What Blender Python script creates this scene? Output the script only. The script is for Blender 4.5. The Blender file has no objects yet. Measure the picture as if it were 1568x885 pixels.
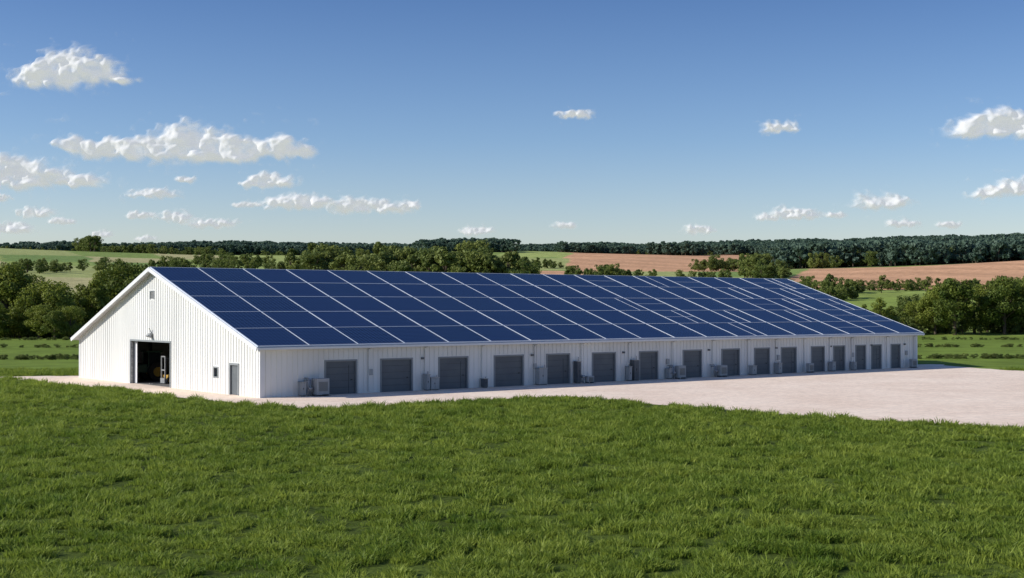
import bpy, math, random
import numpy as np
from mathutils import Vector, Matrix
R = math.radians
rng = np.random.default_rng(7)
random.seed(7)
scene = bpy.context.scene
COL = scene.collection
FOC = 2067.0
CAMH = 6.4
def tb(b):            # survey bearing -> tangent
    return (b-784.0)/FOC

# ---------------------------------------------------------------- noise
_h = np.random.default_rng(3).random((256,256))
def vnoise(x,y):
    x=np.asarray(x,float); y=np.asarray(y,float)
    xi=np.floor(x).astype(int); yi=np.floor(y).astype(int)
    fx=x-xi; fy=y-yi
    fx=fx*fx*(3-2*fx); fy=fy*fy*(3-2*fy)
    a=_h[xi%256,yi%256]; b=_h[(xi+1)%256,yi%256]; c=_h[xi%256,(yi+1)%256]; d=_h[(xi+1)%256,(yi+1)%256]
    return (a*(1-fx)+b*fx)*(1-fy)+(c*(1-fx)+d*fx)*fy
def fbm(x,y,o=4):
    s=0;a=.5;t=0
    for i in range(o):
        s=s+a*vnoise(x*2**i+17.3*i,y*2**i+5.1*i); t+=a; a*=.5
    return s/t
def sstep(a,b,x):
    t=np.clip((x-a)/(b-a),0,1); return t*t*(3-2*t)

# ---------------------------------------------------------------- materials
def mat(name, color, rough=.7, metal=0, spec=.3):
    m=bpy.data.materials.new(name); m.use_nodes=True
    b=m.node_tree.nodes['Principled BSDF']
    b.inputs['Base Color'].default_value=(*color,1)
    b.inputs['Roughness'].default_value=rough
    b.inputs['Metallic'].default_value=metal
    b.inputs['Specular IOR Level'].default_value=spec
    return m,m.node_tree.nodes,m.node_tree.links,b
def noisy(name,c1,c2,scale,rough=.7,bump=0,metal=0,spec=.3,stretch=(1,1,1),bscale=None):
    m,n,l,b=mat(name,c1,rough,metal,spec)
    tc=n.new('ShaderNodeTexCoord'); mp=n.new('ShaderNodeMapping'); mp.inputs['Scale'].default_value=stretch
    l.new(tc.outputs['Object'],mp.inputs['Vector'])
    t=n.new('ShaderNodeTexNoise'); t.inputs['Scale'].default_value=scale; t.inputs['Detail'].default_value=6
    l.new(mp.outputs[0],t.inputs['Vector'])
    r=n.new('ShaderNodeValToRGB'); r.color_ramp.elements[0].position=.3; r.color_ramp.elements[1].position=.7
    r.color_ramp.elements[0].color=(*c1,1); r.color_ramp.elements[1].color=(*c2,1)
    l.new(t.outputs['Fac'],r.inputs['Fac']); l.new(r.outputs[0],b.inputs['Base Color'])
    if bump:
        t2=n.new('ShaderNodeTexNoise'); t2.inputs['Scale'].default_value=bscale or scale; t2.inputs['Detail'].default_value=5
        l.new(mp.outputs[0],t2.inputs['Vector'])
        bp=n.new('ShaderNodeBump'); bp.inputs['Strength'].default_value=bump; bp.inputs['Distance'].default_value=.05
        l.new(t2.outputs['Fac'],bp.inputs['Height']); l.new(bp.outputs[0],b.inputs['Normal'])
    return m
M_white = noisy('white_sheet_metal',(.80,.80,.77),(.67,.67,.65),.35,.5,0,0,.4,(1,1,.25))
M_trim  = noisy('trim_metal',(.74,.75,.76),(.68,.69,.7),.8,.45)
M_door  = noisy('grey_door_paint',(.10,.115,.13),(.13,.145,.155),.8,.5)
M_doorframe = noisy('door_frame_paint',(.26,.28,.29),(.22,.24,.25),1.5,.5)
M_dark  = noisy('dark_rubber',(.02,.02,.022),(.035,.035,.035),3,.6)
M_grey  = noisy('unit_grey_paint',(.40,.41,.41),(.33,.34,.34),2,.5)
M_dgrey = noisy('unit_dark_paint',(.09,.10,.11),(.13,.14,.15),2,.5)
M_pipe  = noisy('galvanised_pipe',(.42,.43,.44),(.3,.31,.32),4,.4,0,.5)
M_conc  = noisy('concrete_floor',(.20,.19,.175),(.13,.125,.12),1.2,.85,.3)
M_inner = noisy('inner_wall_liner',(.14,.14,.14),(.09,.09,.09),.6,.8)
M_yellow= noisy('yellow_machine_paint',(.55,.34,.06),(.42,.25,.05),3,.45)
M_green = noisy('green_machine_paint',(.05,.10,.07),(.07,.13,.09),3,.4)
M_glass,_,_,_ = mat('dark_glass',(.02,.025,.03),.08,0,.6)
M_bark  = noisy('bark',(.07,.05,.035),(.11,.085,.06),3,.9)
M_roof  = noisy('roof_sheet_metal',(.60,.62,.64),(.52,.54,.56),.6,.45)
M_frame_glare,_,_,_ = mat('aluminium_frame_and_glare',(.62,.67,.74),.45,.1,.5)

# solar panel
m,n,l,b=mat('solar_panel_glass',(.012,.03,.09),.22,0,.45); M_solar=m
tc=n.new('ShaderNodeTexCoord'); sp=n.new('ShaderNodeSeparateXYZ'); l.new(tc.outputs['Object'],sp.inputs[0])
b.inputs['Specular IOR Level'].default_value=.11
def math_(n,l,op,a,bv=None):
    k=n.new('ShaderNodeMath'); k.operation=op
    for i,v in enumerate((a,bv)):
        if v is None: continue
        if isinstance(v,(int,float)): k.inputs[i].default_value=v
        else: l.new(v,k.inputs[i])
    return k.outputs[0]
gx=math_(n,l,'FRACT',math_(n,l,'DIVIDE',sp.outputs[0],.333)); gy=math_(n,l,'FRACT',math_(n,l,'DIVIDE',sp.outputs[1],.30))
lx=math_(n,l,'LESS_THAN',gx,.12); ly=math_(n,l,'LESS_THAN',gy,.17)
ln=math_(n,l,'MAXIMUM',lx,ly)
cx=math_(n,l,'FLOOR',math_(n,l,'DIVIDE',math_(n,l,'ADD',sp.outputs[0],.6),4.0)); cy=math_(n,l,'FLOOR',math_(n,l,'DIVIDE',math_(n,l,'ADD',sp.outputs[1],.5),3.64))
cv=n.new('ShaderNodeCombineXYZ'); l.new(cx,cv.inputs[0]); l.new(cy,cv.inputs[1])
wn=n.new('ShaderNodeTexWhiteNoise'); l.new(cv.outputs[0],wn.inputs['Vector'])
mx=n.new('ShaderNodeMix'); mx.data_type='RGBA'; l.new(wn.outputs['Value'],mx.inputs[0])
mx.inputs[6].default_value=(.005,.014,.050,1); mx.inputs[7].default_value=(.009,.023,.080,1)
m2=n.new('ShaderNodeMix'); m2.data_type='RGBA'; l.new(math_(n,l,'MULTIPLY',ln,.8),m2.inputs[0]); l.new(mx.outputs[2],m2.inputs[6]); m2.inputs[7].default_value=(.045,.09,.20,1)
l.new(m2.outputs[2],b.inputs['Base Color'])
rr=n.new('ShaderNodeMath'); rr.operation='MULTIPLY_ADD'; l.new(wn.outputs['Value'],rr.inputs[0]); rr.inputs[1].default_value=.16; rr.inputs[2].default_value=.2
l.new(rr.outputs[0],b.inputs['Roughness'])

def leafmat(name,c1,c2,trans=.3,rough=.6,scale=.35,world=False,rnd=.5):
    m=bpy.data.materials.new(name); m.use_nodes=True; n=m.node_tree.nodes; l=m.node_tree.links; n.clear()
    out=n.new('ShaderNodeOutputMaterial')
    oi=n.new('ShaderNodeObjectInfo')
    t=n.new('ShaderNodeTexNoise'); t.inputs['Scale'].default_value=scale; t.inputs['Detail'].default_value=3
    if world:
        g_=n.new('ShaderNodeNewGeometry'); l.new(g_.outputs['Position'],t.inputs['Vector'])
    else:
        tc=n.new('ShaderNodeTexCoord'); l.new(tc.outputs['Object'],t.inputs['Vector'])
    a=n.new('ShaderNodeMath'); a.operation='MULTIPLY_ADD'; l.new(oi.outputs['Random'],a.inputs[0]); a.inputs[1].default_value=rnd
    s=n.new('ShaderNodeMath'); s.operation='MULTIPLY_ADD'; l.new(t.outputs['Fac'],s.inputs[0]); s.inputs[1].default_value=1.6; s.inputs[2].default_value=-.55
    l.new(s.outputs[0],a.inputs[2])
    mx=n.new('ShaderNodeMix'); mx.data_type='RGBA'; mx.clamp_factor=True
    l.new(a.outputs[0],mx.inputs[0]); mx.inputs[6].default_value=(*c1,1); mx.inputs[7].default_value=(*c2,1)
    d=n.new('ShaderNodeBsdfPrincipled'); d.inputs['Roughness'].default_value=rough; d.inputs['Specular IOR Level'].default_value=.2
    tr=n.new('ShaderNodeBsdfTranslucent'); ms=n.new('ShaderNodeMixShader'); ms.inputs[0].default_value=trans
    l.new(mx.outputs[2],d.inputs['Base Color']); l.new(mx.outputs[2],tr.inputs['Color'])
    l.new(d.outputs[0],ms.inputs[1]); l.new(tr.outputs[0],ms.inputs[2]); l.new(ms.outputs[0],out.inputs[0])
    return m
M_leaf  = leafmat('leaves',(.060,.10,.018),(.25,.285,.045),.36)
M_leafm = leafmat('leaves_middle_distance',(.075,.12,.03),(.24,.27,.065),.36)
M_leaff = leafmat('leaves_far_hazed',(.070,.120,.090),(.115,.175,.115),.3)  # bluish, lifted tone: distance haze painted into the leaf colour
M_grass = leafmat('grass_blades',(.125,.20,.022),(.32,.38,.060),.44,.55,.22,True,.5)

# ---------------------------------------------------------------- mesh builder
class MB:
    def __init__(s): s.v=[]; s.f=[]; s.m=[]
    def box(s,x0,x1,y0,y1,z0,z1,m=0): s.hexa([(x0,y0,z0),(x1,y0,z0),(x1,y1,z0),(x0,y1,z0),(x0,y0,z1),(x1,y0,z1),(x1,y1,z1),(x0,y1,z1)],m)
    def hexa(s,p,m=0):
        o=len(s.v); s.v+= [tuple(q) for q in p]
        for f in ((0,3,2,1),(4,5,6,7),(0,1,5,4),(1,2,6,5),(2,3,7,6),(3,0,4,7)):
            s.f.append(tuple(o+i for i in f)); s.m.append(m)
    def cyl(s,p0,p1,r0,r1,n=10,m=0,cap=True):
        p0=Vector(p0);p1=Vector(p1); d=(p1-p0).normalized(); u=d.orthogonal().normalized(); w=d.cross(u); o=len(s.v)
        for p,r in ((p0,r0),(p1,r1)):
            for i in range(n):
                a=2*math.pi*i/n; s.v.append(tuple(p+u*(r*math.cos(a))+w*(r*math.sin(a))))
        for i in range(n):
            j=(i+1)%n; s.f.append((o+i,o+j,o+n+j,o+n+i)); s.m.append(m)
        if cap:
            s.f.append(tuple(o+i for i in range(n))[::-1]); s.m.append(m); s.f.append(tuple(o+n+i for i in range(n))); s.m.append(m)
    def make(s,name,mats,parent=None,link=True,smooth=False,bevel=0):
        me=bpy.data.meshes.new(name); me.from_pydata(s.v,[],s.f)
        for q in mats: me.materials.append(q)
        me.polygons.foreach_set('material_index',s.m)
        if smooth: me.polygons.foreach_set('use_smooth',[True]*len(s.f))
        me.update(); ob=bpy.data.objects.new(name,me)
        if link: COL.objects.link(ob)
        if parent: ob.parent=parent
        if bevel:
            bv=ob.modifiers.new('bevel','BEVEL'); bv.width=bevel; bv.segments=2; bv.limit_method='ANGLE'
        return ob
def empty(name,loc=(0,0,0),rz=0):
    e=bpy.data.objects.new(name,None); e.location=loc; e.rotation_euler=(0,0,rz); COL.objects.link(e); return e

# ---------------------------------------------------------------- barn
ORG=Vector((-17.3,93.8,0)); ANG=math.atan2(46.9,59.4)
barn=empty('solar_roof_barn',ORG,ANG)
BM=Matrix.Translation(ORG)@Matrix.Rotation(ANG,4,'Z')
L=75.6; W=34.0; HE=3.58; WR=17.7; HR=9.3
S1=(HR-HE)/WR; S2=(HR-HE)/(W-WR)
def zr(w): return HE+S1*w if w<=WR else HR-S2*(w-WR)
doors=[(4.96,7.59),(9.68,12.47),(14.93,17.65),(20.27,23.17),(25.62,28.07),(30.59,33.18),(35.99,38.18),(41.32,43.64),(46.27,48.62),(50.67,52.76),(54.42,56.59),(58.81,60.77),(62.17,63.89),(65.64,67.21),(68.16,69.76),(71.39,72.93)]
DH=2.42; TH=.2
wl=MB()
x=0.0
for a,c in doors:
    wl.box(x,a,0,TH,0,HE-.02); wl.box(a,c,0,TH,DH,HE-.02); x=c
wl.box(x,L,0,TH,0,HE-.02)
xr=.2
while xr<L-.1:
    z0=0.03
    for a,c in doors:
        if a-.12<xr+.06 and xr<c+.12: z0=DH+.14
    wl.box(xr,xr+.07,-.035,0,z0,HE-.12)
    xr+=.42
wl.make('long_wall_siding',[M_white],barn)
def segs_at(a,c,openings,ta):
    segs=[(ta,None)]
    for q in sorted(openings,key=lambda q:q[2]):
        if a<q[1] and c>q[0]:
            lo=segs[-1][0]; segs.pop()
            if q[2]>lo: segs.append((lo,q[2]))
            segs.append((q[3],None))
    return segs
def gable(x0,x1,openings,sgn,name):
    g=MB(); cuts=sorted(set([0.0,W,WR]+[o for q in openings for o in q[:2]]))
    for a,c in zip(cuts[:-1],cuts[1:]):
        mid=(a+c)/2
        for z0,z1 in segs_at(mid,mid,openings,0):
            ta=(zr(a)-.02) if z1 is None else z1; tc=(zr(c)-.02) if z1 is None else z1
            g.hexa([(x0,a,z0),(x1,a,z0),(x1,c,z0),(x0,c,z0),(x0,a,ta),(x1,a,ta),(x1,c,tc),(x0,c,tc)])
    w=.25
    grown=[(q[0]-.17,q[1]+.17,q[2]-.12 if q[2]>0 else 0,q[3]+.17) for q in openings]
    while w<W-.1:
        for z0,z1 in segs_at(w,w+.07,grown,.03):
            z1=zr(w)-.2 if z1 is None else z1
            if sgn<0: g.box(x0-.035,x0,w,w+.07,z0,z1)
            else: g.box(x1,x1+.035,w,w+.07,z0,z1)
        w+=.42
    g.make(name,[M_white],barn)
ops=[(14.8,22.5,0,3.5),(3.25,4.6,0,2.2),(6.5,7.2,1.15,1.88),(17.9,18.7,6.95,7.55)]
gable(-TH,0,ops,-1,'front_gable_siding')
gable(L,L+TH,[],1,'rear_gable_siding')
bw=MB(); bw.box(0,L,W-TH,W,0,HE-.02); bw.make('back_wall_siding',[M_white],barn)
ct=MB()
ct.box(-.25,.12,-.05,-.002,0,HE-.1); ct.box(-.25,-.202,-.002,.14,0,HE-.1)
ct.box(L-.1,L+.25,-.05,-.002,0,HE-.1)
ct.box(-.25,-.202,W-.15,W+.05,0,HE-.1)
ct.make('corner_trim',[M_trim],barn)
dr=MB(); fr=MB()
for i,(a,c) in enumerate(doors):
    npan=5; hp=DH/npan
    for k in range(npan):
        dr.box(a+.07,c-.07,.09,.13,k*hp+.008,(k+1)*hp-.008)
    dr.box(a+.07,c-.07,.131,.15,.0,DH,1)
    fr.box(a-.06,a+.07,-.045,.12,0,DH+.07); fr.box(c-.07,c+.06,-.045,.12,0,DH+.07); fr.box(a+.071,c-.071,-.045,.12,DH-.05,DH+.07)
    dr.box(c-.45,c-.3,.06,.088,1.0,1.06,1)
    if i%2==0: dr.box(c-.62,c-.60,.08,.0895,.05,2.1,1)
dr.make('roller_doors',[M_door,M_dark],barn); fr.make('roller_door_frames',[M_doorframe],barn)
g=MB()
g.box(-.12,-.08,3.33,4.52,.02,2.13,0)
g.box(-.25,-.1,3.17,3.33,0,2.28,1); g.box(-.25,-.1,4.52,4.68,0,2.28,1); g.box(-.25,-.1,3.331,4.519,2.13,2.28,1)
g.box(-.15,-.121,3.45,3.6,1.0,1.06,2)
g.box(-.12,-.1,6.55,7.15,1.2,1.83,3)
g.box(-.24,-.1,6.45,6.55,1.1,1.93,1); g.box(-.24,-.1,7.15,7.25,1.1,1.93,1); g.box(-.24,-.1,6.551,7.149,1.83,1.93,1); g.box(-.24,-.1,6.551,7.149,1.1,1.2,1)
g.box(-.24,-.1,17.85,17.95,6.9,7.6,1); g.box(-.24,-.1,18.65,18.75,6.9,7.6,1); g.box(-.24,-.1,17.951,18.649,7.52,7.6,1)
for k in range(6):
    z=6.96+k*.09; g.hexa([(-.22,17.951,z),(-.12,17.951,z+.05),(-.12,18.649,z+.05),(-.22,18.649,z),(-.22,17.951,z+.02),(-.12,17.951,z+.07),(-.12,18.649,z+.07),(-.22,18.649,z+.02)],4)
g.box(-.26,.02,14.66,14.8,0,3.64,1); g.box(-.26,.02,22.5,22.64,0,3.64,1); g.box(-.26,.02,14.801,22.499,3.5,3.64,1)
g.make('gable_door_window_vent',[M_door,M_doorframe,M_dark,M_glass,M_grey],barn)
sd=MB(); sd.box(.1,.16,22.0,23.2,.03,3.45); sd.make('sliding_door_leaf',[M_trim],barn)
it=MB(); it.box(.01,L-.01,.21,W-.21,.002,.03,0); it.make('barn_floor',[M_conc],barn)
il=MB()
for k in range(9):
    xx=6+k*8; il.box(xx,xx+.2,.5,.7,.03,3.3); il.box(xx,xx+.2,W-.9,W-.7,.03,3.3); il.box(xx,xx+.2,11,11.2,.03,6.5); il.box(xx,xx+.2,24,24.2,.03,6.3)
il.box(14,14.15,.6,W-.6,.03,3.3); il.box(9,11,12.6,14.4,.03,1.6); il.box(7,8.2,29,30.6,.03,1.5); il.box(3.5,4.6,31.5,33,.03,1.2); il.make('barn_interior_frame',[M_inner],barn)
def slab(mb,xa,xb,w0,z0,w1,z1,o0,o1,m=0):
    d=Vector((0,w1-w0,z1-z0)).normalized(); nn=Vector((0,-d.z,d.y))
    if nn.z<0: nn=-nn
    A=Vector((0,w0,z0)); B=Vector((0,w1,z1)); p=[]
    for o in (o0,o1):
        for xx,P in ((xa,A),(xb,A),(xb,B),(xa,B)):
            q=P+nn*o; p.append((xx,q.y,q.z))
    mb.hexa(p,m)
OV=.55; XA=-.75; XB=L+.6
eF=(-OV,HE-S1*OV); eB=(W+OV,HE-S2*OV)
rf=MB(); slab(rf,XA,XB,eF[0],eF[1],WR,HR,0,.13); slab(rf,XA,XB,eB[0],eB[1],WR,HR,0,.13)
rf.make('roof_deck',[M_roof],barn)
tr=MB()
for xa,xb in ((XA-.06,XA-.003),(XB+.003,XB+.06)):
    slab(tr,xa,xb,eF[0]-.03,eF[1]-.01,WR,HR,-.15,.15); slab(tr,xa,xb,eB[0]+.03,eB[1]-.01,WR,HR,-.15,.15)
tr.box(XA,XB,WR-.12,WR+.12,HR+.13,HR+.17)
tr.box(XA,XB,-OV-.14,-OV-.02,eF[1]-.06,eF[1]+.09)
tr.box(XA,XB,W+OV+.02,W+OV+.14,eB[1]-.06,eB[1]+.09)
tr.make('fascia_gutter_ridge_cap',[M_trim],barn)
dp=MB()
for xx in (8.6,13.6,19.0,24.3,29.3,34.7,39.9,45.0,49.7,53.6,57.7,61.5,64.9,70.6,75.2):
    dp.cyl((xx,-.09,.1),(xx,-.09,HE-.35),.05,.05,8); dp.cyl((xx,-.09,HE-.35),(xx,-.6,HE-.2),.05,.05,8)
dp.make('downpipes',[M_white],barn)
wlmp=MB()
for i,(a,c) in enumerate(doors):
    xx=c+.9 if i<15 else c+.7
    if i%2==1:
        wlmp.box(xx-.12,xx+.12,-.14,-.036,2.35,2.5); 
    if i%3==0: wlmp.box(xx+.1,xx+.4,-.16,-.036,1.3,1.75,1)
wlmp.box(-.5,-.24,18.1,18.5,4.05,4.2,1); wlmp.cyl((-.25,18.3,4.2),(-.45,18.3,4.6),.04,.04,6,1); wlmp.cyl((-.45,18.3,4.05),(-.5,18.3,3.9),.2,.28,10,1)
wlmp.make('wall_lamps_and_boxes',[M_dgrey,M_grey],barn)
sl=math.hypot(WR+OV,HR-eF[1]); dS=Vector((0,WR+OV,HR-eF[1]))/sl; nS=Vector((0,-dS.z,dS.y))
def spt(x,s,o): q=Vector((x,eF[0],eF[1]))+dS*s+nS*o; return (q.x,q.y,q.z)
def sbox(mb,x0,x1,s0,s1,o0,o1,m=0):
    mb.hexa([spt(x0,s0,o0),spt(x1,s0,o0),spt(x1,s1,o0),spt(x0,s1,o0),spt(x0,s0,o1),spt(x1,s0,o1),spt(x1,s1,o1),spt(x0,s1,o1)],m)
ps=MB(); pf=MB(); NC=19; NR=5
x0=XA+.08; dx=(XB-.06-x0)/NC; s0=.06; ds=(sl-.1-s0)/NR
rs=random.Random(5)
for i in range(NC):
    for j in range(NR):
        xa=x0+i*dx; sa=s0+j*ds; t1=rs.uniform(-.006,.006)
        sbox(ps,xa+.03,xa+dx-.03,sa+.03,sa+ds-.03,.16,.20+t1)
fw=.038
for i in range(NC+1):
    xx=x0+i*dx; sbox(pf,xx-fw,xx+fw,s0-.03,sl-.06,.135,.222)
for j in range(NR+1):
    ss=s0+j*ds
    for i in range(NC): sbox(pf,x0+i*dx+fw+.002,x0+(i+1)*dx-fw-.002,ss-fw*.8,ss+fw*.8,.135,.218)
for i in range(NC):  # extra bright strips towards the right, standing in for glare on the panels
    if i<10: continue
    for j in range(NR):
        if rs.random()<.12+.05*(i-10):
            xa=x0+(i+.5)*dx+rs.uniform(-.8,.8); sbox(pf,xa-.026,xa+.026,s0+j*ds+.05,s0+(j+1)*ds-.05,.14,.214)
        if rs.random()<.10+.06*(i-10):
            sa=s0+(j+.5)*ds+rs.uniform(-.3,.3); sbox(pf,x0+i*dx+.06,x0+(i+1)*dx-.06,sa-.024,sa+.024,.14,.211)
ps.make('solar_panels',[M_solar],barn); pf.make('solar_panel_frames_and_glare',[M_frame_glare],barn)

# ---------------------------------------------------------------- utility units along the wall
def place(name,t,w,rz=0):
    p=BM@Vector((t,w,0)); return empty(name,p,ANG+rz)
def heat_pump(t,wd,h,dp_=.5,pipes=True):
    e=place('heat_pump_unit',t,-.75)
    b=MB(); b.box(-wd/2,wd/2,-dp_/2,dp_/2,.12,h); b.make('casing',[M_grey],e,bevel=.02)
    f=MB(); f.box(-wd/2+.05,-wd/2+.13,-dp_/2,dp_/2,.0,.12); f.box(wd/2-.13,wd/2-.05,-dp_/2,dp_/2,0,.12)
    f.box(-wd/2-.1,wd/2+.1,-dp_/2-.08,dp_/2+.08,-.02,.03,1); f.make('feet_and_pad',[M_dgrey,M_conc],e)
    c=MB(); y=-dp_/2
    for k in range(9):
        z=h*.3+k*h*.06; c.box(-wd*.36,wd*.36,y-.03,y-.001,z,z+h*.025,0)
    c.make('louvre_grille',[M_dgrey],e)
    if pipes:
        p=MB()
        for q in (0,.14):
            p.cyl((-wd/2-.25-q,.1,.05),(-wd/2-.25-q,.1,h*.9+q),.045,.045,8); p.cyl((-wd/2-.25-q,.1,h*.9+q),(-wd/2-.25-q,.68,h*.9+q),.045,.045,8)
            p.cyl((-wd/2-.25-q,.1,.35+q),(-wd/2,.1,.35+q),.04,.04,8)
        p.cyl((-wd/2-.45,0,.55),(-wd/2-.15,0,.55),.11,.11,10)
        p.make('pipes',[M_pipe],e,smooth=True)
def cabinet(t,wd,h,dark=False):
    e=place('electrical_cabinet',t,-.4); M=M_dgrey if dark else M_grey
    b=MB(); b.box(-wd/2,wd/2,-.22,.25,.08,h); b.make('casing',[M],e,bevel=.015)
    b=MB(); b.box(-wd/2-.03,wd/2+.03,-.27,.3,h,h+.04); b.box(-wd/2+.03,wd/2-.03,-.18,.2,0,.08,1); b.make('lid_and_plinth',[M_pipe,M_conc],e)
    b=MB(); b.box(-wd/2+.04,-.01,-.24,-.221,.13,h-.05); b.box(.01,wd/2-.04,-.24,-.221,.13,h-.05); b.box(-.06,-.03,-.27,-.241,h*.5,h*.62,1)
    b.make('doors',[M,M_dark],e)
    b=MB(); b.cyl((wd/2+.12,.25,.05),(wd/2+.12,.25,h*1.2),.035,.035,6); b.cyl((wd/2+.12,.25,h*.7),(wd/2-.02,.1,h*.7),.03,.03,6); b.make('conduit',[M_pipe],e)
heat_pump(4.15,1.0,1.25,.8); cabinet(2.9,.35,1.0)
cabinet(14.15,.75,.95); cabinet(13.55,.3,1.2); cabinet(24.75,.85,1.35); heat_pump(29.6,.7,.6,.4); cabinet(28.6,.4,1.8,True)
cabinet(35.1,.6,1.75,True); heat_pump(40.2,.9,1.15,.5); cabinet(39.2,.4,.9); heat_pump(45.5,.9,1.05,.5); cabinet(50.0,.6,.85); cabinet(53.6,.5,1.0)
heat_pump(57.7,.7,.9,.4,False); cabinet(61.5,.5,.9); cabinet(64.8,.4,.8); heat_pump(74.1,.8,.9,.4,False); cabinet(34.4,.3,1.2); cabinet(19.0,.35,.7,True)

# ---------------------------------------------------------------- machines in the doorway
def wheel(mb,c,r,w,m=0,hm=1):
    mb.cyl((c[0],c[1]-w/2,c[2]),(c[0],c[1]+w/2,c[2]),r,r,20,m)
    mb.cyl((c[0],c[1]-w/2-.02,c[2]),(c[0],c[1]+w/2+.02,c[2]),r*.5,r*.5,14,hm)
def tractor(t,w):
    e=place('tractor',t,w,math.pi)
    b=MB(); b.hexa([(.2,-.4,.75),(2.0,-.32,.75),(2.0,.32,.75),(.2,.4,.75),(.2,-.4,1.45),(2.0,-.3,1.3),(2.0,.3,1.3),(.2,.4,1.45)]); b.box(-1.0,.2,-.45,.45,.7,1.2)
    b.make('hood',[M_green],e,bevel=.05)
    c=MB()
    for a in (-.95,.12):
        for s in (-.6,.55): c.box(a,a+.06,s,s+.06,1.2,2.45)
    c.box(-1.05,.3,-.7,.7,2.45,2.55); c.make('cab_frame',[M_green],e,bevel=.01)
    c=MB(); c.box(-.92,.14,-.57,-.55,1.25,2.43); c.box(-.92,.14,.55,.57,1.25,2.43); c.box(.14,.16,-.53,.53,1.45,2.43); c.make('cab_glass',[M_glass],e)
    wv=MB()
    for s in (-.8,.8): wheel(wv,(-.5,s,.8),.8,.4); wheel(wv,(1.6,s*.9,.5),.5,.28)
    wv.make('wheels',[M_dark,M_yellow],e)
    x=MB(); x.cyl((1.3,.2,1.35),(1.3,.2,2.2),.04,.04,8); x.box(2.0,2.04,-.25,-.1,1.05,1.18,1); x.box(2.0,2.04,.1,.25,1.05,1.18,1); x.make('exhaust_and_lamps',[M_dark,M_yellow],e)
def forklift(t,w):
    e=place('forklift',t,w,math.pi)
    b=MB(); b.box(-.9,.6,-.5,.5,.25,.75); b.box(-1.05,-.5,-.5,.5,.3,1.1); b.make('chassis',[M_yellow],e,bevel=.05)
    b=MB()
    for a in (-.8,.45):
        for s in (-.48,.42): b.box(a,a+.06,s,s+.06,.75,2.05)
    b.box(-.85,.55,-.5,.5,2.05,2.1); b.make('overhead_guard',[M_dark],e)
    b=MB(); b.box(.75,.85,-.4,-.3,.05,2.3); b.box(.75,.85,.3,.4,.05,2.3); b.box(.76,.84,-.299,.299,1.1,1.2); b.box(.76,.84,-.299,.299,2.2,2.3)
    b.box(.86,1.9,-.3,-.18,.06,.1); b.box(.86,1.9,.18,.3,.06,.1); b.box(.86,.9,-.4,.4,.1,.5); b.make('mast_and_forks',[M_pipe],e)
    b=MB(); b.box(-.5,0,-.25,.25,.75,.9); b.box(-.55,-.45,-.25,.25,.9,1.35); b.make('seat',[M_dark],e,bevel=.03)
    b=MB()
    for s in (-.45,.45): wheel(b,(.45,s,.3),.3,.2); wheel(b,(-.7,s,.25),.25,.18)
    b.make('wheels',[M_dark,M_yellow],e)
tractor(2.3,25.0); forklift(2.2,19.7)

# ---------------------------------------------------------------- terrain
RD=np.array([0,290,400,500,600,800,1000,1300,1600,2000,2300,2600,4000,7000,30000.])
ZD=np.array([0,0,3,9.5,17,28,38,52,66,83,96,93,75,60,40.])
def th(x,y):
    x=np.asarray(x,float); y=np.asarray(y,float); r=np.hypot(x,y)
    s=np.where(r>1,x/np.maximum(r,1),0)
    z=np.interp(r,RD,ZD)*(1+(.28-.30*(1-sstep(900,1700,r)))*np.clip(s,-.4,1))
    amp=sstep(320,1000,r)*14*(1-.35*sstep(1500,2200,r))
    return z+amp*(fbm(x/430+11,y/380+3,3)-.5)*2
fine=np.linspace(R(-33),R(33),460); coarse=np.linspace(R(33),R(327),70)[1:-1]
AZ=np.concatenate([fine,coarse]); NA=len(AZ)
RAD=np.concatenate([[4,12,25,40,60,80,100,115,125,135,145,160,180,200,235,262,290],np.geomspace(305,2700,230),np.geomspace(2900,30000,14)])
NRr=len(RAD)
A,Q=np.meshgrid(AZ,RAD); X=np.sin(A)*Q; Y=np.cos(A)*Q; Z=th(X,Y)
verts=np.concatenate([np.array([[0,0,0.]]),np.stack([X.ravel(),Y.ravel(),Z.ravel()],1)])
faces=[]
idx=lambda i,j:1+i*NA+(j%NA)
for j in range(NA): faces.append((0,idx(0,j+1),idx(0,j)))
for i in range(NRr-1):
    for j in range(NA): faces.append((idx(i,j),idx(i,j+1),idx(i+1,j+1),idx(i+1,j)))
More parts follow.
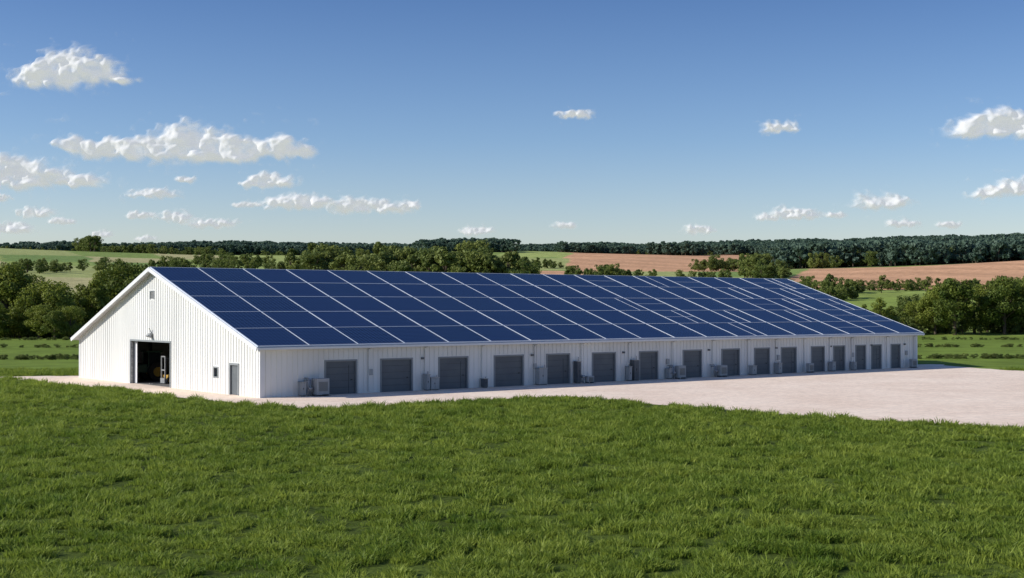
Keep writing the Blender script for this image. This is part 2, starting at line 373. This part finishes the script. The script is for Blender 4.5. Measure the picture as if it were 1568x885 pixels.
def lay(x,y):
    """land use: colour (N,3) and forest mask"""
    r=np.hypot(x,y); s=np.where(y>1,x/np.maximum(y,1),9*np.sign(x)); px=784+FOC*s
    wx=(fbm(x/160,y/160,3)-.5)*60; wy=(fbm(x/190+40,y/190+9,3)-.5)*.22
    P=px+wx; D=r*(1+wy)
    c=np.zeros(x.shape+(3,))
    GR=np.array([.155,.215,.038]); c[:]=GR
    v=fbm(x/9,y/9,4)[...,None]; c=c*(.75+.5*v)
    c=c*(.50+.5*sstep(105,150,r))[...,None]      # shade between the grass tufts, painted as darker near ground
    far=D>330
    olive=np.array([.24,.30,.075])
    c=np.where(far[...,None],olive*(.8+.4*v),c)
    cell=np.floor(D/170+ fbm(x/600,y/600,2)*3).astype(int)*7+np.floor(P/130+D/900).astype(int)*13
    rnd=_h[cell%256,(cell*5)%256]
    pal=np.array([[.30,.36,.11],[.22,.29,.08],[.44,.40,.19],[.19,.27,.08],[.35,.38,.14],[.26,.33,.09]])
    pc=pal[(rnd*5.99).astype(int)]
    c=np.where((D>520)[...,None],pc*(.88+.24*v),c)
    tan=np.array([.62,.355,.20])
    f1=((P>868)&(P<1150)&(D>800)&(D<1650)); f2=((P>1225)&(D>540)&(D<900))
    f3=((P<120)&(D>1250)&(D<1650)); f4=((P>815)&(P<905)&(D>700)&(D<800))
    rows=.94+.10*np.sin(D/9.0+P/40.0)
    c=np.where((f1|f2|f4)[...,None],tan*(.88+.24*v)*rows[...,None],c); c=np.where(f3[...,None],np.array([.54,.45,.25]),c)
    g1=((P>330)&(P<640)&(D>900)&(D<1750)); g2=((P>760)&(P<868)&(D>1300)&(D<1900))
    c=np.where((g1|g2)[...,None],np.array([.33,.38,.12])*(.9+.2*v),c)
    g3=(P>1200)&(D>300)&(D<500); c=np.where(g3[...,None],np.array([.24,.31,.07])*(.85+.3*v),c)
    forest=(r>1850)&(r<2500)
    forest|=((P>1170)&(D>930)&(r<2500)); forest|=((P>640)&(P<770)&(D>1500)&(r<2500))
    forest|=((P>860)&(D>1620)&(r<2500))
    forest&=~((fbm(x/260+80,y/260+80,2)>.66)&(r<2250)&(P<1000))
    forest&=~((fbm(x/160+20,y/160+30,2)>.74)&(P>1150)&(r<2200))
    c=np.where(forest[...,None],np.array([.06,.10,.06]),c)
    return c,forest
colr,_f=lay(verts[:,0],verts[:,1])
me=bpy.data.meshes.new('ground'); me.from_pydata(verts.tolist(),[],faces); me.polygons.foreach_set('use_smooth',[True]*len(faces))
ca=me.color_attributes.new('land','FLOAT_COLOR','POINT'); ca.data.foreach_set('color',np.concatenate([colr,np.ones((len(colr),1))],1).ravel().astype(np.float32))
gd=bpy.data.objects.new('ground',me); COL.objects.link(gd)
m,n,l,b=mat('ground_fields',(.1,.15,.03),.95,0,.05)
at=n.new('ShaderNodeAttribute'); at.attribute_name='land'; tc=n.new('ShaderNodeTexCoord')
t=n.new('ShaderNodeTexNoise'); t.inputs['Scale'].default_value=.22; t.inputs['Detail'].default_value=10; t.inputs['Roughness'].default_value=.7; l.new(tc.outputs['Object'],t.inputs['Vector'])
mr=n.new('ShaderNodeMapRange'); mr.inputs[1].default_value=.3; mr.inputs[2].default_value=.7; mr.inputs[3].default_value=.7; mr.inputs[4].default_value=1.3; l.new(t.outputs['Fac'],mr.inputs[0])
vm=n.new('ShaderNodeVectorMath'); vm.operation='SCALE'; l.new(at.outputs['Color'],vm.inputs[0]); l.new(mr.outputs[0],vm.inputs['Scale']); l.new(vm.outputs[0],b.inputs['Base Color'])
t2=n.new('ShaderNodeTexNoise'); t2.inputs['Scale'].default_value=3; t2.inputs['Detail'].default_value=6; l.new(tc.outputs['Object'],t2.inputs['Vector'])
bp=n.new('ShaderNodeBump'); bp.inputs['Strength'].default_value=.8; bp.inputs['Distance'].default_value=.15; l.new(t2.outputs['Fac'],bp.inputs['Height']); l.new(bp.outputs[0],b.inputs['Normal'])
me.materials.append(m)

# gravel
GP=[(-46,121.5),(-44.0,118.5),(-40,113.5),(-36.5,110),(-28.8,101.8),(-21.7,92.5),(-16.1,86.7),(-12.3,84.2),(-9.2,85.5),(-3.7,90),(.7,93.8),(3.6,95.0),(5.8,92.9),(9.15,87.8),(14.4,81.4),(19.1,76.6),(22.8,73.2),(26.7,70.2),(33,66),(45,62),(85,60),(90,118),(64,128),(50.5,132.3),(46.5,143),(42,146),(-5,120),(-35,123.5)]
def inpoly(x,y,P):
    ins=np.zeros(x.shape,bool); nP=len(P)
    for i in range(nP):
        x1,y1=P[i]; x2,y2=P[(i+1)%nP]
        if y1==y2: continue
        cnd=((y1>y)!=(y2>y))&(x<(x2-x1)*(y-y1)/(y2-y1)+x1); ins^=cnd
    return ins
out=[]
for i in range(len(GP)):
    p0,p1,p2,p3=[np.array(GP[(i+k)%len(GP)]) for k in (-1,0,1,2)]
    for k in range(10):
        t_=k/10; q=.5*((2*p1)+(-p0+p2)*t_+(2*p0-5*p1+4*p2-p3)*t_**2+(-p0+3*p1-3*p2+p3)*t_**3)
        j=(fbm(q[0]*.9,q[1]*.9,3)-.5)*.8; out.append((float(q[0]+j),float(q[1]+j),.004))
GS=np.array(out)[:,:2]
me=bpy.data.meshes.new('gravel_yard'); me.from_pydata(out,[],[tuple(range(len(out)))]); gv=bpy.data.objects.new('gravel_yard',me); COL.objects.link(gv)
if me.polygons[0].normal.z<0: me.flip_normals()
m,n,l,b=mat('gravel',(.5,.45,.4),.95,0,.05); tc=n.new('ShaderNodeTexCoord')
t1=n.new('ShaderNodeTexNoise'); t1.inputs['Scale'].default_value=.16; t1.inputs['Detail'].default_value=10; t1.inputs['Roughness'].default_value=.72
t2=n.new('ShaderNodeTexVoronoi'); t2.inputs['Scale'].default_value=9
t3=n.new('ShaderNodeTexNoise'); t3.inputs['Scale'].default_value=1.7; t3.inputs['Detail'].default_value=12; t3.inputs['Roughness'].default_value=.92
for q in (t1,t2,t3): l.new(tc.outputs['Object'],q.inputs['Vector'])
r=n.new('ShaderNodeValToRGB'); r.color_ramp.elements[0].position=.38; r.color_ramp.elements[1].position=.62
r.color_ramp.elements[0].color=(.84,.665,.52,1); r.color_ramp.elements[1].color=(.95,.785,.63,1); l.new(t1.outputs['Fac'],r.inputs[0])
mr=n.new('ShaderNodeMapRange'); mr.inputs[1].default_value=.38; mr.inputs[2].default_value=.62; mr.inputs[3].default_value=.72; mr.inputs[4].default_value=1.18; l.new(t3.outputs['Fac'],mr.inputs[0])
vm=n.new('ShaderNodeVectorMath'); vm.operation='SCALE'; l.new(r.outputs[0],vm.inputs[0]); l.new(mr.outputs[0],vm.inputs['Scale']); l.new(vm.outputs[0],b.inputs['Base Color'])
bp=n.new('ShaderNodeBump'); bp.inputs['Strength'].default_value=.3; bp.inputs['Distance'].default_value=.03; l.new(t2.outputs['Distance'],bp.inputs['Height']); l.new(bp.outputs[0],b.inputs['Normal'])
me.materials.append(m)

# ---------------------------------------------------------------- instancing helper
def scatter(name,pts,scl,tilt,coll):
    me=bpy.data.meshes.new(name); me.vertices.add(len(pts)); me.vertices.foreach_set('co',np.asarray(pts,np.float32).ravel())
    a=me.attributes.new('scl','FLOAT_VECTOR','POINT'); a.data.foreach_set('vector',np.asarray(scl,np.float32).ravel())
    rt=np.stack([rng.uniform(-tilt,tilt,len(pts)),rng.uniform(-tilt,tilt,len(pts)),rng.uniform(0,6.28,len(pts))],1)
    a=me.attributes.new('rot','FLOAT_VECTOR','POINT'); a.data.foreach_set('vector',rt.astype(np.float32).ravel())
    me.update()
    ob=bpy.data.objects.new(name,me); COL.objects.link(ob)
    ng=bpy.data.node_groups.new(name+'_scatter','GeometryNodeTree')
    ng.interface.new_socket('Geometry',in_out='INPUT',socket_type='NodeSocketGeometry'); ng.interface.new_socket('Geometry',in_out='OUTPUT',socket_type='NodeSocketGeometry')
    n=ng.nodes; l=ng.links; gi=n.new('NodeGroupInput'); go=n.new('NodeGroupOutput')
    ip=n.new('GeometryNodeInstanceOnPoints'); ci=n.new('GeometryNodeCollectionInfo'); ci.inputs['Collection'].default_value=coll
    ci.inputs['Separate Children'].default_value=True; ci.inputs['Reset Children'].default_value=True
    ip.inputs['Pick Instance'].default_value=True
    na=n.new('GeometryNodeInputNamedAttribute'); na.data_type='FLOAT_VECTOR'; na.inputs['Name'].default_value='scl'
    nb=n.new('GeometryNodeInputNamedAttribute'); nb.data_type='FLOAT_VECTOR'; nb.inputs['Name'].default_value='rot'
    rv=n.new('FunctionNodeRandomValue'); rv.data_type='INT'
    rv.inputs[4].default_value=0; rv.inputs[5].default_value=50
    l.new(gi.outputs[0],ip.inputs['Points']); l.new(ci.outputs[0],ip.inputs['Instance']); l.new(na.outputs['Attribute'],ip.inputs['Scale']); l.new(nb.outputs['Attribute'],ip.inputs['Rotation'])
    l.new(rv.outputs[2],ip.inputs['Instance Index'])
    l.new(ip.outputs[0],go.inputs[0])
    md=ob.modifiers.new('scatter','NODES'); md.node_group=ng
    return ob
def coll(name,obs):
    c=bpy.data.collections.new(name)
    for o in obs: c.objects.link(o)
    return c

# ---------------------------------------------------------------- grass
def tuft(i,nb,rad,h0,h1,wd):
    r_=random.Random(i); v=[];f=[]
    for k in range(nb):
        a=r_.uniform(0,6.28); d=rad*math.sqrt(r_.random()); px,py=d*math.cos(a),d*math.sin(a)
        h=r_.uniform(h0,h1)*(1-.5*d/rad); la=a+r_.uniform(-1.2,1.2); ln=r_.uniform(.2,.95)*h; w=r_.uniform(.6,1.2)*wd; fa=r_.uniform(0,3.14)
        wx,wy=math.cos(fa)*w,math.sin(fa)*w; o=len(v)
        for s,ww in ((0,1),(.5,.85)):
            cx_=px+math.cos(la)*ln*s*s; cy_=py+math.sin(la)*ln*s*s; z=h*s
            v+=[(cx_-wx*ww,cy_-wy*ww,z),(cx_+wx*ww,cy_+wy*ww,z)]
        v.append((px+math.cos(la)*ln,py+math.sin(la)*ln,h*(1-.2*ln/h)))
        f+=[(o,o+1,o+3,o+2),(o+2,o+3,o+4)]
    me=bpy.data.meshes.new('grass_tuft'); me.from_pydata(v,[],f); me.materials.append(M_grass)
    return bpy.data.objects.new('grass_tuft',me)
gc=coll('grass_tufts',[tuft(i,42,.2,.10,.27,.012) for i in range(7)])
BW=np.array([list((BM@Vector(p))[:2]) for p in ((-.3,-.3,0),(L+.3,-.3,0),(L+.3,W+.3,0),(-.3,W+.3,0))])
def grasspts(y0,y1,dens):
    hw=.46*y1+3; N=int((y1-y0)*2*hw*dens)
    x=rng.uniform(-hw,hw,N); y=rng.uniform(y0,y1,N); k=np.abs(x)<.46*y+3; x,y=x[k],y[k]
    jx=x+rng.normal(0,.2,len(x)); jy=y+rng.normal(0,.2,len(x))
    k=~inpoly(jx,jy,GS)&~inpoly(x,y,BW); return x[k],y[k]
P=[];Sc=[]
for y0,y1,dn,sc in ((26,40,25,1.),(40,60,16,1.1),(60,90,9,1.2),(90,135,5,1.3)):
    x,y=grasspts(y0,y1,dn)
    hmod=.6*vnoise(x*1.9+3,y*1.3)+.4*vnoise(x*4.1,y*2.9+7); big=fbm(x*.13+9,y*.13,2)
    e=sstep(.35,.72,hmod)
    keep=rng.random(len(x))<(.24+.85*e); x,y,e,big=x[keep],y[keep],e[keep],big[keep]
    s=sc*(.40+1.1*e)*rng.uniform(.75,1.3,len(x))
    P.append(np.stack([x,y,np.zeros_like(x)],1)); Sc.append(np.stack([s*1.1,s*1.1,s*(.75+.5*big)],1))
P=np.concatenate(P);Sc=np.concatenate(Sc)
scatter('grass',P,Sc,.12,gc)
print('GRASS',len(P))

# ---------------------------------------------------------------- trees
def tree_obj(name,seed,h,cw,nleaf,ls,leafm,ncl=34,shape=0,low=.18):
    r_=np.random.default_rng(seed); mb=MB()
    tr_h=h*.55; mb.cyl((0,0,-.3),(0,0,tr_h),h*.028,h*.013,8,0)
    cz=h*(.5+low*.5); rz=h*(1-low)/2
    cen=[]
    while len(cen)<ncl:
        p=r_.uniform(-1,1,3)
        if np.linalg.norm(p)>1 or np.linalg.norm(p)<.35: continue
        if shape==0: wz=1.0+.3*max(0,-p[2])
        else: wz=max(.25,1.1-.5*(p[2]+1)/2*1.2)
        cen.append((p[0]*cw/2*.78*wz,p[1]*cw/2*.78*wz,cz+p[2]*rz*.80))
    cen=np.array(cen); 
    for k in range(0,min(ncl,14)):
        c=cen[k]; b0=min(tr_h*.95,max(h*.15,c[2]*.55)); mb.cyl((0,0,b0),tuple(c),h*.009,h*.003,5,0,False)
    cr=r_.uniform(.14,.27,ncl)*cw*.62
    ci=r_.choice(ncl,nleaf,p=cr**2/np.sum(cr**2)); u=r_.normal(size=(nleaf,3)); u/=np.linalg.norm(u,axis=1)[:,None]
    rad=r_.uniform(.45,1.05,nleaf)**.6
    pos=cen[ci]+u*(rad*cr[ci])[:,None]*np.array([1,1,.8])
    pos[:,2]=np.abs(pos[:,2]-.05)+.05
    nr=u+r_.normal(size=(nleaf,3))*.55; nr/=np.linalg.norm(nr,axis=1)[:,None]
    t=np.cross(nr,r_.normal(size=(nleaf,3))); t/=np.linalg.norm(t,axis=1)[:,None]; b_=np.cross(nr,t)
    s=(ls*r_.uniform(.5,1.2,nleaf))[:,None]/2
    c0=pos-t*s; c1=pos+b_*s*.8; c2=pos+t*s; c3=pos-b_*s*.8
    vv=np.stack([c0,c1,c2,c3],1).reshape(-1,3); o=len(mb.v); mb.v+=vv.tolist()
    mb.f+=[(o+4*i,o+4*i+1,o+4*i+2,o+4*i+3) for i in range(nleaf)]; mb.m+=[1]*nleaf
    return mb.make(name,[M_bark,leafm],link=False)
near=[tree_obj('src',i,12,w,7500,.42,M_leaf,nc,sh,lo) for i,(w,nc,sh,lo) in enumerate([(10,54,0,0),(9,46,1,.02),(11,60,0,0),(8,40,1,.04),(9.5,52,0,.02)])]
def put(px,y,h,k,wsc=1):
    x=tb(px)*y; o=bpy.data.objects.new('deciduous_tree',near[k%5].data); COL.objects.link(o)
    o.location=(x,y,float(th(x,y))-.1); s=h/12; o.scale=(s*wsc,s*wsc,s); o.rotation_euler=(0,0,random.uniform(0,6.28))
for q in [(-70,285,15,0),(-28,276,15,2),(10,274,16.2,4,1.1),(-2,262,7.5,1,1.2),(48,282,13.5,0,1.1),(70,270,12.5,2,1.1),(92,278,11.5,3,1.2),(30,266,8,1,1.2),(108,262,7,2,1.2),(122,290,11.5,1),(146,286,13,3),(165,300,15,4),(188,294,16.5,0),(212,302,16.5,2),(240,310,13,1),(232,292,8,3),(268,330,11,4),(60,262,7,0,1.2),(84,258,6,4,1.2),
          (1290,285,4.5,3),(1322,300,6.6,3),(1346,285,8.6,1),(1362,290,6.5,3),(1405,292,8,2),(1432,288,11,0),(1462,284,13,4,1.1),(1492,290,11.5,2,1.1),(1512,296,9,1),(1538,285,13,0,1.05),(1562,292,12,2),(1590,288,14,4),(1625,290,12,0),(1660,292,12,2),(1382,300,5,3)]:
    put(*q)
mid=coll('mid_trees',[tree_obj('mid_tree',20+i,12,w,1500,.85,M_leafm,nc,sh,lo) for i,(w,nc,sh,lo) in enumerate([(11,26,0,.0),(9,24,1,.02),(12,30,0,.0),(7,20,1,.04)])])
farc=coll('far_trees',[tree_obj('far_tree',40+i,12,w,260,2.0,M_leaff,14,sh,.05) for i,(w,sh) in enumerate([(10,0),(9,1),(11,0),(6,1)])])
bush=coll('bushes',[tree_obj('bush',60+i,1.2,w,500,.16,M_leafm,14,0,.0) for i,w in enumerate([1.6,2.0,1.4])])
def line(pa,ya,pb,yb,n_,hs,sp=12):
    t=rng.random(n_); px=pa+(pb-pa)*t; y=ya+(yb-ya)*t+rng.normal(0,sp,n_); x=(px-784)/FOC*y
    h=rng.uniform(hs[0],hs[1],n_)*(.75+.5*vnoise(px/25.,y/90.)); return np.stack([x,y,th(x,y)-.2],1),h
segs=[line(445,640,815,600,100,(10,18),25),line(560,600,760,590,40,(13,20),14),line(250,700,460,690,40,(6,9),20),line(300,900,480,880,34,(6,9),20),
 line(815,660,1010,680,30,(4,7),20),line(880,650,960,660,14,(6,9),15),line(1060,860,1150,820,26,(6,10),15),line(1140,680,1212,660,34,(9,13),20),line(1212,520,1310,500,30,(4,8),18),
 line(1300,520,1440,520,36,(3,5),10),line(1430,500,1600,490,36,(4,7),12),line(1270,470,1300,470,7,(5,8),8),line(1225,910,1640,930,150,(8,12),20),line(0,640,250,700,40,(4,7),25),line(112,1150,146,1150,14,(12,15),15),
 line(-60,1260,110,1280,36,(6,9),12),line(150,1250,330,1200,40,(6,10),15),line(620,1250,760,1400,40,(6,10),25),line(870,1650,1150,1650,60,(8,12),15),line(760,1000,880,980,18,(6,9),10),
 line(1040,640,1120,650,14,(4,7),8),line(-60,1700,350,1750,80,(7,11),30),line(330,1550,640,1500,50,(7,10),20),line(560,1050,700,1000,26,(6,9),15),line(1560,330,1700,330,10,(8,10),8),
 line(-60,340,110,340,24,(8,11),12),line(1380,330,1600,335,30,(5,8),8),
 line(-60,272,120,275,80,(2.5,5),5),line(120,288,260,300,50,(2.5,4.5),5),line(1310,296,1640,290,100,(2,4.5),5)]
P=np.concatenate([s[0] for s in segs]); H=np.concatenate([s[1] for s in segs])/12
scatter('tree_line',P,np.stack([H*rng.uniform(.9,1.3,len(H)),H*rng.uniform(.9,1.3,len(H)),H],1),.05,mid)
N=80000; a=rng.uniform(R(-30),R(30),N); r=np.sqrt(rng.uniform(880**2,2480**2,N)); x=np.sin(a)*r; y=np.cos(a)*r
_,fm=lay(x,y); x,y=x[fm],y[fm]; h=rng.uniform(.75,1.25,len(x))*(.7+.6*fbm(x/60,y/60,2))
scatter('forest',np.stack([x,y,th(x,y)-.5],1),np.stack([h*1.15,h*1.15,h*1.1],1),.05,farc); print('FOREST',len(x))
hp=[];hs=[]
for y0 in (161,163,207,252):
    for (xa,xb) in ((-110,-.30*y0+4),(.285*y0,120)):
        n_=int((xb-xa)*1.9); x=rng.uniform(xa,xb,n_); y=y0+(x*.02)+rng.normal(0,.3,n_)+ (fbm(x/20,x*0+y0,2)-.5)*2
        hp.append(np.stack([x,y,np.zeros(n_)-.02],1)); hs.append(rng.uniform(.25,.6,n_))
hp=np.concatenate(hp);hs=np.concatenate(hs)
scatter('hedge',hp,np.stack([hs*1.3,hs*1.3,hs],1),.1,bush)

# ---------------------------------------------------------------- clouds (relief meshes, lit by the sun plus an added glow)
m=bpy.data.materials.new('cloud_vapour_glow'); m.use_nodes=True; n=m.node_tree.nodes; l=m.node_tree.links; n.clear(); M_cloud=m
out_=n.new('ShaderNodeOutputMaterial'); at=n.new('ShaderNodeAttribute'); at.attribute_name='dens'
df=n.new('ShaderNodeBsdfDiffuse'); df.inputs['Color'].default_value=(.50,.50,.50,1); tl=n.new('ShaderNodeBsdfTranslucent'); tl.inputs['Color'].default_value=(.50,.50,.50,1)
m1=n.new('ShaderNodeMixShader'); m1.inputs[0].default_value=.3; l.new(df.outputs[0],m1.inputs[1]); l.new(tl.outputs[0],m1.inputs[2])
em=n.new('ShaderNodeEmission'); em.inputs['Color'].default_value=(.94,.955,1,1); em.inputs['Strength'].default_value=.44  # added glow in place of light scattered inside the cloud
ad=n.new('ShaderNodeAddShader'); l.new(m1.outputs[0],ad.inputs[0]); l.new(em.outputs[0],ad.inputs[1])
tp=n.new('ShaderNodeBsdfTransparent'); m3=n.new('ShaderNodeMixShader'); l.new(at.outputs['Fac'],m3.inputs[0]); l.new(tp.outputs[0],m3.inputs[1]); l.new(ad.outputs[0],m3.inputs[2]); l.new(m3.outputs[0],out_.inputs[0])
def blur(a,k):
    for _ in range(k):
        p=np.pad(a,1,mode='edge'); a=(p[:-2,1:-1]+p[2:,1:-1]+p[1:-1,:-2]+p[1:-1,2:]+4*p[1:-1,1:-1])/8
    return a
def cloud(lobes,seed):
    L_=np.array(lobes,float); x0=(L_[:,0]-L_[:,2]*1.6).min(); x1=(L_[:,0]+L_[:,2]*1.6).max(); y0=(L_[:,1]-L_[:,3]*1.8).min(); y1=(L_[:,1]+L_[:,3]*1.6).max()
    nx=max(30,int((x1-x0)*.9)); ny=max(18,int((y1-y0)*1.0)); gx_,gy_=np.meshgrid(np.linspace(x0,x1,nx),np.linspace(y0,y1,ny))
    size=np.median(L_[:,3]); sc=1.0/max(8,size*.9); ox=seed*13.7
    wxx=gx_+(fbm(gx_*sc*1.1+ox,gy_*sc*1.1,3)-.5)*size*1.3; wyy=gy_+(fbm(gx_*sc*1.1+ox+50,gy_*sc*1.3+9,3)-.5)*size*.7
    acc=np.zeros(gx_.shape)
    for cx_,cy_,rx,ry in lobes:
        ryy=np.where(wyy>cy_,ry*.7,ry); q=np.sqrt(((wxx-cx_)/rx)**2+((wyy-cy_)/ryy)**2); acc+=np.clip(1.3-q,0,2)**1.5
    d=acc**.67-.25
    nz=fbm(gx_*sc*1.5+ox,gy_*sc*2.0+ox,5); d2=np.minimum(d,.8)+(nz-.5)*1.0
    edge=np.minimum.reduce([(gx_-x0)/(x1-x0),(x1-gx_)/(x1-x0),(gy_-y0)/(y1-y0),(y1-gy_)/(y1-y0)])
    al=sstep(-.14,.85,blur(d2,2))*sstep(0,.08,edge); al[0,:]=0;al[-1,:]=0;al[:,0]=0;al[:,-1]=0
    kb=int(max(4,size*.6))
    body=blur(np.clip(d2+.1,0,1.0),kb); puff=blur((fbm(gx_*sc*.75+ox,gy_*sc*1.0+3,3)-.5),int(max(3,size*.25)))
    rel=np.sqrt(body)*size*1.35+puff*size*1.3*sstep(0,.5,body)
    ymean=(y0+y1)/2; Dp=min(1250*FOC/(468-ymean),19000); k=Dp/FOC
    cx0=(x0+x1)/2
    V=np.stack([(gx_-cx0)*k,-rel*k,-(gy_-ymean)*k],-1).reshape(-1,3)
    fs=[]
    keep=al>0.004
    for i in range(ny-1):
        for j in range(nx-1):
            if keep[i,j] or keep[i+1,j] or keep[i,j+1] or keep[i+1,j+1]: fs.append((i*nx+j,(i+1)*nx+j,(i+1)*nx+j+1,i*nx+j+1))
    me=bpy.data.meshes.new('cloud'); me.from_pydata(V.tolist(),[],fs); me.polygons.foreach_set('use_smooth',[True]*len(fs))
    a_=me.attributes.new('dens','FLOAT','POINT'); a_.data.foreach_set('value',al.ravel().astype(np.float32)); me.materials.append(M_cloud)
    o=bpy.data.objects.new('cloud',me); o.location=((cx0-784)*k,Dp,CAMH+(468-ymean)*k); COL.objects.link(o)
def simple(x0,x1,y0,y1,seed):
    r_=random.Random(seed); w=x1-x0; h=y1-y0; nl=max(2,int(w/h)); lb=[]
    for i in range(nl):
        c=x0+w*(i+.5)/nl; e=1-abs((i+.5)/nl-r_.uniform(.35,.6))*1.3
        lb.append((c,y1-h*.42,w/nl*r_.uniform(.8,1.1),max(h*.38,h*.8*e)))
    cloud(lb,seed)
cloud([(52,117,38,18),(85,105,38,28),(120,102,42,30),(150,112,42,22),(190,124,26,12),(100,124,80,20)],1)
cloud([(115,222,40,14),(155,232,52,18),(205,230,54,22),(250,222,50,26),(290,212,44,30),(335,225,52,26),(380,232,52,22),(425,228,42,22),(465,236,26,11),(290,240,140,20)],2)
cloud([(-30,264,60,34),(15,264,52,28),(55,270,46,24),(100,274,44,18),(140,280,30,14),(30,282,120,15)],3)
cloud([(390,282,24,12),(412,277,27,16),(436,280,22,13)],4)
simple(406,510,297,323,5); cloud([(530,318,30,15),(560,315,34,15),(600,320,34,14),(632,315,18,8)],6)
cloud([(1470,202,34,17),(1500,193,36,22),(1530,189,40,24),(1565,194,38,22),(1510,206,62,13)],16)
cloud([(1500,300,26,9),(1530,293,32,16),(1562,288,32,18)],18)
for i,q in enumerate([(207,264,286,306),(36,79,317,335),(198,234,320,338),(248,293,321,344),(295,354,332,353),(-10,46,340,361),(709,749,344,362),(861,904,168,183),(1171,1219,186,206),(1314,1384,295,323),(1184,1252,316,340),(1157,1189,326,339),(1049,1087,344,361),(1360,1404,336,350),(1265,1293,324,335),(1437,1467,338,350),(852,878,340,351),(272,295,269,281),(359,398,308,319),(77,113,333,344),(-20,14,294,312),(139,173,353,364),(207,239,361,371)]):
    simple(*q,20+i)

# ---------------------------------------------------------------- light, world, camera
EL=R(28); Sh=Vector((-.985,-.12,0)).normalized(); S=Vector((Sh.x*math.cos(EL),Sh.y*math.cos(EL),math.sin(EL)))
sun=bpy.data.lights.new('sun','SUN'); sun.energy=5.0; sun.angle=R(.5); sun.color=(1,.95,.87)
so=bpy.data.objects.new('sun',sun); so.rotation_euler=S.to_track_quat('Z','Y').to_euler(); COL.objects.link(so)
w=bpy.data.worlds.new('World'); scene.world=w; w.use_nodes=True; n=w.node_tree.nodes; l=w.node_tree.links
sk=n.new('ShaderNodeTexSky'); sk.sky_type='NISHITA'; sk.sun_disc=False; sk.sun_elevation=EL; sk.sun_rotation=math.atan2(S.x,S.y)%(2*math.pi)
sk.air_density=1.0; sk.dust_density=.6; sk.ozone_density=1.5
tcw=n.new('ShaderNodeTexCoord'); sxyz=n.new('ShaderNodeSeparateXYZ'); l.new(tcw.outputs['Generated'],sxyz.inputs[0])
hz=n.new('ShaderNodeValToRGB'); e=hz.color_ramp.elements   # haze near the horizon, deeper blue above
e[0].position=0.0; e[0].color=(1.0,.96,.98,1); e[1].position=1.0; e[1].color=(.62,.70,.86,1)
q=e.new(.05); q.color=(1.0,.96,.97,1)
q=e.new(.12); q.color=(.71,.79,.89,1)
q=e.new(.23); q.color=(.44,.56,.73,1)
l.new(sxyz.outputs[2],hz.inputs[0])
tint=n.new('ShaderNodeMix'); tint.data_type='RGBA'; tint.blend_type='MULTIPLY'; tint.inputs[0].default_value=1; tint.inputs[7].default_value=(1.18,1.26,1.46,1)
tint2=n.new('ShaderNodeMix'); tint2.data_type='RGBA'; tint2.blend_type='MULTIPLY'; tint2.inputs[0].default_value=1
l.new(sk.outputs[0],tint.inputs[6]); l.new(tint.outputs[2],tint2.inputs[6]); l.new(hz.outputs[0],tint2.inputs[7])
bg=n['Background']; bg.inputs['Strength'].default_value=.10; l.new(tint2.outputs[2],bg.inputs['Color'])
cam=bpy.data.cameras.new('camera'); co=bpy.data.objects.new('camera',cam); COL.objects.link(co); scene.camera=co
co.location=(0,0,CAMH); co.rotation_euler=(R(90+math.degrees(math.atan(25.5/FOC))),0,0)
cam.sensor_width=36; cam.lens=36*FOC/1568; cam.clip_start=.5; cam.clip_end=60000
scene.view_settings.view_transform='Standard'; scene.view_settings.look='None'; scene.view_settings.exposure=0
